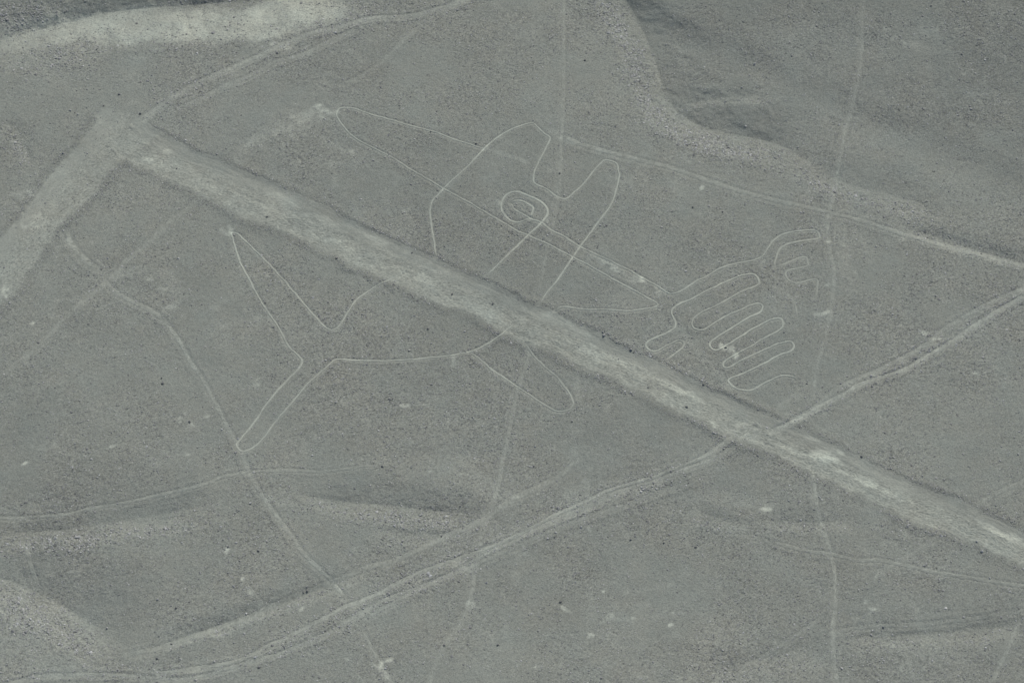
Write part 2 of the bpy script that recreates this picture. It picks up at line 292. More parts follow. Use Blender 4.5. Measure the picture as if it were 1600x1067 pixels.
# separate stones one can pick out: point, size (photo px), tone, label, group
STONES = [
 (943.6,523.4,5.2,0.34,'largest pale boulder at the far edge of the broad strip, right of centre',None),
 (941.8,518.6,3.2,0.36,'small pale stone touching the largest boulder by the broad strip',None),
 (985.8,546.0,4.8,0.30,'rounded boulder at the strip edge right of the touching pair',None),
 (990.2,550.2,2.6,0.22,'small dark stone just right of the rounded boulder at the strip edge',None),
 (110,172.4,3.6,0.42,'pale stone left of the corner of the broad strips, left one of three',None),
 (117,176,2.6,0.22,'dark stone between two pale ones left of the strip corner',None),
 (121.5,179,3.4,0.42,'pale stone left of the corner of the broad strips, right one of three',None),
 (219,177.5,4.0,0.22,'grey stone beside the wheel track at the strip corner',None),
 (99,239.5,3.6,0.34,'pale stone at the far edge of the left strip',None),
 (186,147.5,3.4,0.22,'dark stone on the slope above the strip corner',None),
 (162,165,3.4,0.22,'dark stone at the top tip of the left strip',None),
 (254,598.5,3.8,0.22,'lower of two dark stones in the open ground at left',None),
 (252.5,590,3.0,0.22,'upper of two dark stones in the open ground at left',None),
 (296.4,658.4,4.2,0.22,'dark stone in a pale scuffed patch near the left dusty path',None),
 (957.5,115.5,3.0,0.40,'pale stone on the flat left of the upper gully rim',None),
 (914,94,3.2,0.22,'dark stone on the flat below the top edge, left of the gully',None),
 (1041,70,3.0,0.42,'pale stone on the dark gully slope near the top',None),
 (1179,100,4.0,0.42,'larger pale stone on the slope right of the upper gully',None),
 (1159,136.5,3.2,0.42,'smaller pale stone above the terrace in the upper gully',None),
 (1455,9,3.0,0.22,'dark stone near the top edge on the right slope',None),
 (167.5,980.5,3.6,0.40,'pale stone on the gully slope in the lower left',None),
 (246.3,936,3.2,0.44,'bright stone on the slope above the lower left gully',None),
 (356.5,853.6,3.2,0.22,'dark stone at the top of a pale scuff in the lower left',None),
 (275.5,949,3.6,0.22,'dark stone cluster piece on the slope above the lower left gully',None),
 (277.5,832.5,3.0,0.22,'dark stone below the stony bank at left',None),
 (268,1005.5,3.6,0.22,'dark stone in the bed of the lower left gully',None),
 (245,1028,3.2,0.22,'dark stone under the lower left gully near the bottom edge',None),
 (597.4,728,3.8,0.22,'dark stone on open ground left of the faint straight path',None),
 (610,624,3.0,0.22,'small dark stone below the whale belly line',None),
 (404,860,3.6,0.22,'dark stone right of the pale scuff, left of the dusty path',None),
 (480,922.4,4.6,0.22,'stone on the gully edge left of the dusty path crossing',None),
 (474,924.5,3.2,0.22,'paler stone left of the gully edge stone by the dusty path',None),
 (690,837.5,3.2,0.22,'dark stone above the three rut track in the lower middle',None),
 (694,1007,3.2,0.22,'dark stone by the faint path near the bottom edge',None),
 (777.5,1006.5,3.6,0.22,'dark stone on open ground near the bottom centre',None),
 (908,823.2,3.6,0.46,'white stone below the three rut track',None),
 (887.5,854,3.0,0.44,'small white stone further below the three rut track',None),
 (986,842.5,3.2,0.24,'grey stone on open ground right of the two white stones',None),
 (1037.5,847.5,3.2,0.22,'dark stone, left one of a pair in the lower middle right',None),
 (1087,854,3.2,0.22,'dark stone, right one of a pair in the lower middle right',None),
 (876,939.5,3.6,0.22,'dark stone above the curved pale scratch at the bottom',None),
 (1534.3,860.8,3.6,0.46,'white stone at the near edge of the broad strip, far right',None),
 (1546.3,902.6,3.4,0.46,'white stone on the faint worn line at lower right',None),
 (1526,845.5,3.6,0.42,'pale stone on the broad strip edge at far right',None),
 (1380,979.3,3.4,0.32,'pale stone beside a faint track in the lower right',None),
 (1591,709,3.0,0.40,'pale stone at the right edge beyond the broad strip',None),
 (1392.5,731.5,3.2,0.40,'pale stone above the far edge of the broad strip at right',None),
 (1346.3,712.8,3.8,0.22,'dark stone on the far edge of the broad strip at right',None),
 (706.5,459,3.8,0.22,'dark stone lying on the broad strip left of centre',None),
 (770,474.5,3.6,0.22,'dark stone lying on the broad strip near centre',None),
 (644,394.6,3.4,0.22,'dark stone lying on the broad strip near its far edge',None),
 (526,403,4.0,0.22,'dark stone on the near edge of the broad strip',None),
 (417.5,338.4,3.6,0.22,'dark stone on the near side of the strip at upper left',None),
 (669,513.4,3.6,0.22,'dark stone on the ground below the broad strip',None),
 (1129,330.8,3.0,0.22,'dark stone on the open ground above the whale fingers',None),
 (1082.5,323.5,2.8,0.22,'small dark stone left of the one above the whale fingers',None),
 (1134,542.6,3.6,0.22,'dark stone in a ring of pale sand on a finger line',None),
 (1073,635.4,4.0,0.22,'dark stone on the lower side of the broad strip',None),
 (1099,600.5,3.8,0.22,'stone on the far edge of the strip below the whale fingers',None),
 (834,728,2.8,0.22,'small dark stone on the open ground below the lower fin',None),
 (894,658,3.2,0.22,'dark stone just below the lower fin loop',None),
 (825.4,575.4,2.8,0.42,'pale stone inside the top of the lower fin loop',None),
 (1441,743.0,2.8,0.38,'small pale stone beyond the strip edge at right',None),
 (673,205.5,3.0,0.22,'dark stone on the upper snout line',None),
 (744,224,3.2,0.22,'dark stone above the end of the upper snout line',None),
 (874.5,270.5,3.6,0.22,'stone on the faint path between the two dorsal lobes',None),
]

# ------------------------------------------------------------------ relief and ground colour on the survey raster
HM = np.zeros((NX, NY), np.float32)        # height
AL = np.ones((NX, NY), np.float32)         # relative reflectance of the soil, with some painted light and shade
SM = np.zeros((NX, NY), np.float32)        # 1 = swept smooth (no stones)
ST = np.full((NX, NY), 1.0, np.float32)    # stone density
BIG = np.zeros((NX, NY), np.float32)       # coarse stones
SAND = np.zeros((NX, NY), np.float32)      # pale bank sand

RP = np.clip(.58 + .95 * fbm(GX, GY, 6.0, 26, 5, .62), .05, 1.6).astype(np.float32)   # how stony the pavement is
NV4 = vnoise(GX, GY, .4, 50); NF5 = fbm(GX, GY, .5, 27, 2); NF15 = fbm(GX, GY, 1.5, 19, 3); NF9 = fbm(GX, GY, .9, 16, 3)
warp = 0.38 * fbm(GX, GY, 2.0, 40, 4, .65)
for pts, depth, wf, wn_, rim, pale in VALLEYS:
    line = smooth_line(plan(pts), 0.8)
    maxd = max(wf, wn_) * 1.25 + 1
    D, S, G, L = dist_field(line, maxd)
    D = np.abs(D + warp * np.minimum(1, D / 0.6))
    tap = sstep(0, min(9, L * .3), S) * sstep(0, min(9, L * .3), L - S)
    t = np.where(G > 0, D / wf, D / wn_)
    tc_ = np.clip(1 - t, 0, 1)
    prof = np.where(G > 0, .5 * tc_ ** 3.0 + .5 * (1 - sstep(0, 1, t)), .5 * tc_ ** 1.2 + .5 * (1 - sstep(0, 1, t)))
    HM -= depth * tap * prof
    inside = (D < maxd * .99)
    r = np.where((G <= 0) & inside, np.exp(-((D - wn_ * .62) / (wn_ * .45)) ** 2), 0) * tap * rim
    BIG = np.maximum(BIG, r)
    AL += pale * np.where((G <= 0) & inside, np.exp(-((D - wn_ * .95) / (wn_ * .5)) ** 2), 0) * tap  # sunlit look of the sun-facing bank painted into the soil colour

# the slope beyond the upper right gully rises gently away; the upper left falls to the wash
pu = plan([(1000, 60), (1600, 330)]); nrm = np.array([-(pu[1] - pu[0])[1], (pu[1] - pu[0])[0]]); nrm /= np.linalg.norm(nrm)
du = (GX - pu[0][0]) * nrm[0] + (GY - pu[0][1]) * nrm[1]
HM += 0.10 * np.maximum(0, du) * sstep(0, 6, du)
HM += 0.45 * fbm(GX, GY, 38, 3, 2) + 0.07 * fbm(GX, GY, 7, 9, 3)

# pale sand of the sun-facing bank in the upper left
bank = smooth_line(plan([(-80,104),(-20,88),(40,74),(120,66),(220,66),(330,68),(400,60),(460,44),(510,30),(560,14),(600,-4),(640,-20)]), 0.8)
D, S, G, L = dist_field(bank, 8.0)
edge = D * G + 0.95 * fbm(GX, GY, 2.0, 22, 5, .65) + .5 * fbm(GX, GY, 9.0, 25, 3)
upx = np.clip((GX + 60) / 30, 0, 1)
SAND = sstep(-1.3, .5, edge) * (1 - sstep(3.6, 5.6, edge)) * sstep(0, 10, S) * (1 - .95 * sstep(L - 12, L - 4, S)) * (D < 7.5)
rill = vnoise(GX + .25 * GY, GY * .22, .9, 61) + .6 * vnoise(GX - .1 * GY, GY * .3, .45, 62)
HM -= .05 * SAND * np.clip(rill, 0, 2)
SAND = SAND * (.40 + .60 * upx) * (1 - .34 * np.clip(rill, 0, 1.4)) * (.88 + .42 * fbm(GX, GY, 2.2, 29, 4))
AL += 0.62 * SAND
ST *= 1 - .75 * SAND; BIG *= 1 - .8 * SAND
# dusty greenish flat between that bank and the strips
dl = plan([(90, 130)])[0]
AL += .10 * np.exp(-(((GX - dl[0]) / 9) ** 2 + ((GY - dl[1]) / 8) ** 2)) * (.6 + .6 * fbm(GX, GY, 5, 31, 3))
dl = plan([(40, 1010)])[0]
AL += .10 * np.exp(-(((GX - dl[0]) / 9) ** 2 + ((GY - dl[1]) / 5) ** 2))
# rough stony wash in the far upper left corner
dl = plan([(30, 22)])[0]
w = np.exp(-(((GX - dl[0]) / 6) ** 2 + ((GY - dl[1]) / 4) ** 2))
BIG = np.maximum(BIG, .8 * w); AL -= .03 * w
dl = plan([(330, -4)])[0]
w = np.exp(-(((GX - dl[0]) / 12) ** 2 + ((GY - dl[1]) / 1.6) ** 2))
BIG = np.maximum(BIG, .5 * w); AL -= .06 * w

# broad mottling of the desert pavement, plus painted shade on the upper right slope
AL += .050 * fbm(GX, GY, 14, 1, 4) + .050 * fbm(GX, GY, 3.2, 5, 4)
AL -= .06 * sstep(-2, 22, du) * sstep(0, 6, du)  # shade of the slope turned from the sun, painted as darker soil
spk = fbm(GX, GY, 1.1, 12, 3)
AL += .22 * np.clip(spk - .30, 0, 1) * np.clip(.35 + .9 * vnoise(GX, GY, 9, 14), 0, 1.2)

# pale patches
for (u, v, a, b, rot, k) in PATCHES:
    if k == 0: continue
    c, ex, ey = plan([(u, v), (u + a, v), (u, v - b)])
    ra = abs(ex[0] - c[0]); rb = abs(ey[1] - c[1])
    m = max(ra, rb) * 2.6
    i0, i1 = int((c[0] - m - X0) / RS), int((c[0] + m - X0) / RS); j0, j1 = int((c[1] - m - Y0) / RS), int((c[1] + m - Y0) / RS)
    i0, j0 = max(i0, 0), max(j0, 0); i1, j1 = min(i1, NX), min(j1, NY)
    if i1 <= i0 or j1 <= j0: continue
    x = GX[i0:i1, j0:j1] - c[0]; y = GY[i0:i1, j0:j1] - c[1]
    r_ = math.radians(rot); xr = x * math.cos(r_) - y * math.sin(r_); yr = x * math.sin(r_) + y * math.cos(r_)
    q = np.hypot(xr / ra, yr / rb) + .65 * fbm(GX[i0:i1, j0:j1], GY[i0:i1, j0:j1], .55, 33, 3)
    g = 1 - sstep(.5, 1.1, q)
    if max(a, b) > 9.5 and k < .45:
        g = g * np.clip(.75 + .9 * fbm(GX[i0:i1, j0:j1], GY[i0:i1, j0:j1], .7, 35, 2), 0, 1.4)
    g = g * np.clip(.62 + .8 * NF5[i0:i1, j0:j1], .1, 1.1)
    AL[i0:i1, j0:j1] += g * k * 1.35
    SM[i0:i1, j0:j1] = np.maximum(SM[i0:i1, j0:j1], g * min(1, k * 1.3))
for pts, k, wd in SCRATCHES:
    if k == 0: continue
    D, S, G, L = dist_field(smooth_line(plan(pts), .25), wd * 2)
    g = 1 - sstep(wd * .35, wd * .95, D + .06 * NV4)
    g *= np.clip(.8 + .6 * NF5, 0, 1.3)
    AL += g * k * .9; SM = np.maximum(SM, g * min(.9, k * 1.3))

# worn ground beside every line; stones cleared from it
def wear(pts, wd, k, halo=1.6):
    global AL, SM, BIG, ST
    D, S, G, L = dist_field(smooth_line(plan(pts), .25), wd * .5 + halo)
    core = (1 - sstep(wd * .5 - .02, wd * .5 + .12, D)) * min(1, k * 2.2)
    SM = np.maximum(SM, core)
    h = 1 - sstep(wd * .3, wd * .5 + .30, D)
    AL += h * k * .13
    # the stones thrown out lie as a thin rim on either side
    rim = np.exp(-((D - wd * .5 - .28) / .16) ** 2)
    ST += rim * .7 * min(1, k * 1.6)
    HM_add = rim * .022 - core * .03
    return HM_add

for name, strokes in WHALE.items():
    k, wd = WHALE_LOOK[name]
    for pts in strokes:
        HM += wear(pts, wd, k * .8)
for _, _, pts, k, wd, _ in LINES:
    HM += wear(pts, wd, k * .6)
for _, ruts in TRACKS:
    for pts, k, wd in ruts:
        HM += wear(pts, wd, k * .7) * 1.5
        D, S, G, L = dist_field(smooth_line(plan(pts), .4), 2.2)
        belt = 1 - sstep(.3, 1.5, D + .5 * NF15)
        AL += belt * k * .22 * np.clip(.6 + 1.0 * NF9, 0, 1.6)
        BIG = np.maximum(BIG, .35 * belt * min(1, k * 2.5))

# the two broad swept strips: a grid between their edges
def strip_edges(top, bot, step, seed):
    T, B = plan(top), plan(bot)
    ax = (T[-1] + B[-1]) / 2 - (T[0] + B[0]) / 2; ln = np.linalg.norm(ax); ax /= ln
    pe = np.array([-ax[1], ax[0]]); o = (T[0] + B[0]) / 2
    if ((T[len(T) // 2] - B[len(B) // 2]) @ pe) < 0: pe = -pe
    s = np.arange(0, ln, step)
    def off(P):
        a, b = (P - o) @ ax, (P - o) @ pe
        i = np.argsort(a)
        return np.interp(s, a[i], b[i])
    return o, ax, pe, s, off(T), off(B)

STRIPS = []
for top, bot, seed in ((BAND_TOP, BAND_BOT, 60), (SIDE_TOP, SIDE_BOT, 70)):
    o, ax, pe, s, t_off, b_off = strip_edges(top, bot, .12, seed)
    t_off = t_off + .22 * fbm(s, s * 0, 1.8, seed % 50, 5, .7) ; b_off = b_off + .36 * fbm(s, s * 0 + 5, 1.6, seed % 50 + 2, 5, .7)
    STRIPS.append((o, ax, pe, s, t_off, b_off))
    a = (GX - o[0]) * ax[0] + (GY - o[1]) * ax[1]; b = (GX - o[0]) * pe[0] + (GY - o[1]) * pe[1]
    tt = np.interp(a, s, t_off); bb = np.interp(a, s, b_off)
    on = sstep(0, 4.0, a) * sstep(0, 1.5, s[-1] - a)
    inn = np.minimum(tt - b, b - bb)            # > 0 inside
    SM = np.maximum(SM, on * sstep(-.15, .6, inn) * (.80 if seed == 60 else .72))
    HM -= on * .07 * sstep(-.2, .9, inn)        # swept a hand's breadth lower
    # windrows of dark stones heaped along both edges
    ru = np.exp(-((b - tt - .28) / .40) ** 2) * on * (b > bb)
    rl = np.exp(-((bb - b - .34) / .44) ** 2) * on * (b < tt)
    w = .55 + .6 * fbm(a, b * 0, 4, 37, 3)
    HM += np.clip(w, .1, 1.4) * (.10 * ru + .075 * rl)
    BIG = np.maximum(BIG, np.clip(w, .2, 1) * .35 * np.maximum(ru, rl))
    ST += .8 * np.maximum(ru, rl)
    AL -= .08 * np.maximum(ru, rl)
ST = ST * (1 - .96 * np.clip(SM, 0, 1)) * (.12 + 1.05 * RP)
fade = sstep(0, 16, GX - X0) * sstep(0, 16, X1 - GX) * sstep(0, 14, GY - Y0) * sstep(0, 14, Y1 - GY)
HM *= fade
AL = 1 + (AL - 1) * fade

def height(x, y, it=5):
    x = np.asarray(x, float); y = np.asarray(y, float)
    h = np.zeros_like(x)
    for _ in range(it):
        f = CAM[2] / (CAM[2] - h)
        h = sample(HM, CAM[0] + (x - CAM[0]) * f, CAM[1] + (y - CAM[1]) * f)
    return h

def datum(x, y, h):
    f = CAM[2] / (CAM[2] - h)
    return CAM[0] + (x - CAM[0]) * f, CAM[1] + (y - CAM[1]) * f

def site(P):
    """datum point -> true ground point"""
    h = sample(HM, P[..., 0], P[..., 1])
    f = (CAM[2] - h) / CAM[2]
    return np.stack([CAM[0] + (P[..., 0] - CAM[0]) * f, CAM[1] + (P[..., 1] - CAM[1]) * f, h], -1)

BASE = np.array([0.251, 0.275, 0.247])
def tint(x, y, al, seed=0):
    """soil colour: grey-green dust with warmer and cooler drifts"""
    w = fbm(x, y, 6.0, 26, 4) * .011 + fbm(x, y, 2.0, 24, 3) * .014
    c = BASE[None, :] * np.asarray(al)[:, None]
    pale = np.clip(np.asarray(al) - 1, 0, 1.2)
    c[:, 0] *= 1 + w
    c[:, 2] *= 1 - w * .6 - .045 * pale
    return np.clip(c, 0.02, .8)

# ------------------------------------------------------------------ materials
def soil_material(name, bump, grain):
    m = bpy.data.materials.new(name); m.use_nodes = True
    n, l = m.node_tree.nodes, m.node_tree.links
    b = n['Principled BSDF']
    b.inputs['Roughness'].default_value = 0.95
    b.inputs['Specular IOR Level'].default_value = 0.08
    at = n.new('ShaderNodeAttribute'); at.attribute_name = 'soil'
    tc = n.new('ShaderNodeTexCoord')
    n1 = n.new('ShaderNodeTexNoise'); n1.inputs['Scale'].default_value = 9.0; n1.inputs['Detail'].default_value = 4; n1.inputs['Roughness'].default_value = .7
    n2 = n.new('ShaderNodeTexVoronoi'); n2.inputs['Scale'].default_value = 7.0
    l.new(tc.outputs['Object'], n1.inputs['Vector']); l.new(tc.outputs['Object'], n2.inputs['Vector'])
    mr = n.new('ShaderNodeMapRange'); mr.inputs['From Min'].default_value = .25; mr.inputs['From Max'].default_value = .75
    mr.inputs['To Min'].default_value = 1 - grain; mr.inputs['To Max'].default_value = 1 + grain
    l.new(n1.outputs['Fac'], mr.inputs['Value'])
    vm = n.new('ShaderNodeVectorMath'); vm.operation = 'SCALE'
    l.new(at.outputs['Color'], vm.inputs[0]); l.new(mr.outputs[0], vm.inputs['Scale'])
    l.new(vm.outputs[0], b.inputs['Base Color'])
    bp = n.new('ShaderNodeBump'); bp.inputs['Strength'].default_value = bump; bp.inputs['Distance'].default_value = .05
    ad = n.new('ShaderNodeMath'); ad.operation = 'ADD'
    l.new(n1.outputs['Fac'], ad.inputs[0]); l.new(n2.outputs['Distance'], ad.inputs[1])
    l.new(ad.outputs[0], bp.inputs['Height']); l.new(bp.outputs[0], b.inputs['Normal'])
    return m

M_GROUND = soil_material('desert_pavement', .55, .16)
M_SWEPT = soil_material('swept_soil', .30, .09)

def stone_material(name, instanced):
    m = bpy.data.materials.new(name); m.use_nodes = True
    n, l = m.node_tree.nodes, m.node_tree.links
    b = n['Principled BSDF']
    b.inputs['Roughness'].default_value = .8; b.inputs['Specular IOR Level'].default_value = .2
    at = n.new('ShaderNodeAttribute'); at.attribute_name = 'tone'
    at.attribute_type = 'INSTANCER' if instanced else 'OBJECT'
    tc = n.new('ShaderNodeTexCoord')
    nz = n.new('ShaderNodeTexNoise'); nz.inputs['Scale'].default_value = 6; nz.inputs['Detail'].default_value = 3
    l.new(tc.outputs['Object'], nz.inputs['Vector'])
    mr = n.new('ShaderNodeMapRange'); mr.inputs['To Min'].default_value = .75; mr.inputs['To Max'].default_value = 1.25
    l.new(nz.outputs['Fac'], mr.inputs['Value'])
    mu = n.new('ShaderNodeMath'); mu.operation = 'MULTIPLY'
    l.new(at.outputs['Fac'], mu.inputs[0]); l.new(mr.outputs[0], mu.inputs[1])
    vm = n.new('ShaderNodeVectorMath'); vm.operation = 'SCALE'; vm.inputs[0].default_value = (.955, 1.0, .985)
    l.new(mu.outputs[0], vm.inputs['Scale']); l.new(vm.outputs[0], b.inputs['Base Color'])
    return m
M_GRAVEL = stone_material('varnished_gravel', True)
M_STONE = stone_material('weathered_stone', False)

def link(name, mesh, parent=None, **props):
    o = bpy.data.objects.new(name, mesh)
    scene.collection.objects.link(o)
    if parent: o.parent = parent
    for k, v in props.items(): o[k] = v
    return o

def grid_mesh(name, V, na, nb, col, mat, smooth=True):
    """V: (na*nb, 3) points of a grid, one quad per cell"""
    me = bpy.data.meshes.new(name)
    i = np.arange(na * nb).reshape(na, nb)
    F = np.stack([i[:-1, :-1], i[1:, :-1], i[1:, 1:], i[:-1, 1:]], -1).reshape(-1, 4)
    me.vertices.add(len(V)); me.vertices.foreach_set('co', np.ascontiguousarray(V, np.float32).ravel())
    me.loops.add(F.size); me.loops.foreach_set('vertex_index', F.astype(np.int32).ravel())
    me.polygons.add(len(F)); me.polygons.foreach_set('loop_start', np.arange(0, F.size, 4, dtype=np.int32))
    me.polygons.foreach_set('use_smooth', np.full(len(F), smooth))
    at = me.attributes.new('soil', 'FLOAT_COLOR', 'POINT')
    at.data.foreach_set('color', np.concatenate([col, np.ones((len(V), 1))], 1).astype(np.float32).ravel())
    me.materials.append(mat)
    me.update(); me.validate()
    return me

# ------------------------------------------------------------------ the ground: one sheet out to the horizon
def axis(a, b, step):
    core = np.arange(a, b, step)
    grow = step * 1.11 ** np.arange(1, 90)
    out = np.cumsum(grow); out = out[out < 6000]
    return np.concatenate([a - out[::-1], core, core[-1] + out])
ax_x, ax_y = axis(-59, 59, .108), axis(-42.5, 51.5, .108)
gx, gy = np.meshgrid(ax_x, ax_y, indexing='ij')
gx, gy = gx.ravel(), gy.ravel()
core = (np.abs(gx) < 77) & (gy > -59) & (gy < 71)
gz = np.zeros_like(gx); al = np.ones_like(gx); rough = np.zeros_like(gx)
gz[core] = height(gx[core], gy[core])
dx_, dy_ = datum(gx[core], gy[core], gz[core])
al[core] = sample(AL, dx_, dy_)
sm = sample(SM, dx_, dy_); bg = sample(BIG, dx_, dy_)
n_core = int(core.sum())
wn1 = rng.standard_normal(n_core)
rp = sample(RP, dx_, dy_)
micro = (.017 * wn1 + .014 * fbm(gx[core], gy[core], .45, 44, 2)) * (.65 + .55 * rp + 1.5 * bg)
gz[core] += micro * (1 - np.clip(sm * 1.05, 0, 1) * .92)
# soil under the swept strips sits a little lower than their surface
for (o, ax, pe, s, t_off, b_off) in STRIPS:
    a = (dx_ - o[0]) * ax[0] + (dy_ - o[1]) * ax[1]; b = (dx_ - o[0]) * pe[0] + (dy_ - o[1]) * pe[1]
    inn = np.minimum(np.interp(a, s, t_off) - b, b - np.interp(a, s, b_off))
    gz[core] -= .09 * sstep(.25, .7, inn) * sstep(.6, 3.5, a) * (a < s[-1] - .3)
al[core] *= 1 + (.10 * rng.standard_normal(n_core) + .05 * wn1) * (1 - .5 * np.clip(sm, 0, 1)) * (.58 + .55 * rp + .4 * bg)
far = ~core
al[far] = 1 + .08 * fbm(gx[far], gy[far], 25, 2, 4) + .08 * rng.standard_normal(int(far.sum()))
gz[far] += 1.5 * fbm(gx[far], gy[far], 180, 8, 3) * sstep(60, 400, np.hypot(gx[far], gy[far]))
ground = link('ground', grid_mesh('ground', np.stack([gx, gy, gz], -1), len(ax_x), len(ax_y), tint(gx, gy, al), M_GROUND),
              kind='structure', label='grey-green stony desert plain cut by shallow gullies')

# ------------------------------------------------------------------ strips
def strip_object(name, idx, label, lift):
    o, ax, pe, s, t_off, b_off = STRIPS[idx]
    nb = 64
    q = np.linspace(0, 1, nb)
    S, Q = np.meshgrid(s, q, indexing='ij')
    bt = (b_off - .12)[:, None] * (1 - Q) + (t_off + .12)[:, None] * Q
    P = o + S[..., None] * ax + bt[..., None] * pe
    P = P.reshape(-1, 2); S, Q = S.ravel(), Q.ravel()
    W = site(P)
    inn = np.minimum(Q, 1 - Q) * (np.repeat(t_off - b_off, nb) + .24)
    tuck = np.minimum(sstep(0, .40, inn), sstep(.0, 1.2, S + .1))
    wob = .18 * fbm(S, Q * 6, 3, 46, 2)
    micro = .014 * rng.standard_normal(len(S)) * (1.3 - .7 * sstep(.5, .75, Q)) + .022 * fbm(S / 4, Q * 9 + wob, .7, 42, 3)
    W[:, 2] += -.05 * (1 - tuck) + lift + micro * tuck
    base = sample(AL, P[:, 0], P[:, 1])
    width = np.repeat(t_off - b_off, nb)
    bw = Q * width + wob
    if idx == 0:
        prof = .14 + .10 * np.exp(-((Q - .32) / .28) ** 2) - .02 * sstep(.6, .8, Q)
        wig = bw + .35 * fbm(S, bw, 2.5, 49, 3)
        st = fbm(S / 6, wig, .6, 51, 4); st2 = fbm(S / 3.5, wig, 1.1, 55, 4); rg = fbm(S, bw, .6, 58, 3)
        al = base + prof + .085 * st + .34 * np.clip(st2 - .12, 0, 1) * np.exp(-((Q - .40) / .26) ** 2) * np.clip(.7 + rg, 0, 1.6) + .05 * fbm(S, bw, 3, 57, 3)
        al += .07 * rg * np.exp(-((Q - .25) / .35) ** 2)
        al -= .10 * np.clip(fbm(S / 7, wig, .35, 56, 3) - .2, 0, 1)
        for (u, v, r1, r2, k) in ((1283,712,1.35,.95,.62),(1351,750,1.15,.6,.42),(1240,706,1.3,.4,.3),(1265,684,1.0,.3,.3),(1312,735,1.2,.25,.4),(1305,720,1.6,.25,.25),
                                  (1110,668,.9,.8,.4),(1180,690,2.0,.6,.25),(1045,600,3.6,.5,.35),(1085,620,3.0,.4,.35),(935,555,2.4,.8,.35),(960,562,2.2,.6,.25),
                                  (905,518,1.8,.7,.25),(860,497,3.0,1.0,.2),(585,372,2.0,.6,.3),(505,345,2.2,.5,.25),(440,310,2.4,.5,.3),(690,425,2.4,.5,.2),
                                  (660,437,2.2,.7,.25),(300,232,2.0,.5,.25),(262,236,.7,.4,.3),(1400,775,3.0,.4,.25),(1560,830,3.0,.6,.35),(1580,842,2.0,.4,.25),(760,490,2.5,.8,.2),
                                  (700,478,2.6,.7,.15),(560,408,2.0,.7,.12),(890,570,3,.5,.12)):
            c = plan([(u, v)])[0]
            e1 = (P - c) @ ax; e2 = (P - c) @ pe
            q_ = np.hypot(e1 / r1, e2 / r2) + .55 * fbm(P @ ax / 2.5, P @ pe, .45, 36, 3)
            al += k * (1 - sstep(.35, 1.15, q_))
        c = plan([(1225, 690)])[0]
        e1 = (P - c) @ ax; e2 = (P - c) @ pe
        al -= .14 * np.exp(-(e1 / 4) ** 2 - (e2 / 1.0) ** 2)
    else:
        prof = .15 + .04 * np.exp(-((Q - .6) / .3) ** 2)
        al = base + prof + .05 * fbm(S, bw, 3, 53, 4) + .05 * fbm(S / 5, bw, .6, 52, 3)
    al = base + (al - base) * sstep(.0, .5, inn + .3 * fbm(P[:, 0], P[:, 1], .6, 38, 3)) * sstep(0, 3.5, S + .2 + fbm(P[:, 0], P[:, 1], 1.2, 39, 3))
    al *= 1 + .115 * rng.standard_normal(len(S)) * (1.3 - .7 * sstep(.5, .75, Q))
    return link(name, grid_mesh(name, W, len(s), nb, tint(W[:, 0], W[:, 1], al), M_SWEPT), kind='structure', label=label)
strip_object('cleared_strip', 1, 'shorter swept strip of pale soil running off the left edge', 0.0)
strip_object('cleared_strip', 0, 'broad swept strip of pale soil crossing the whole view diagonally', 0.022)

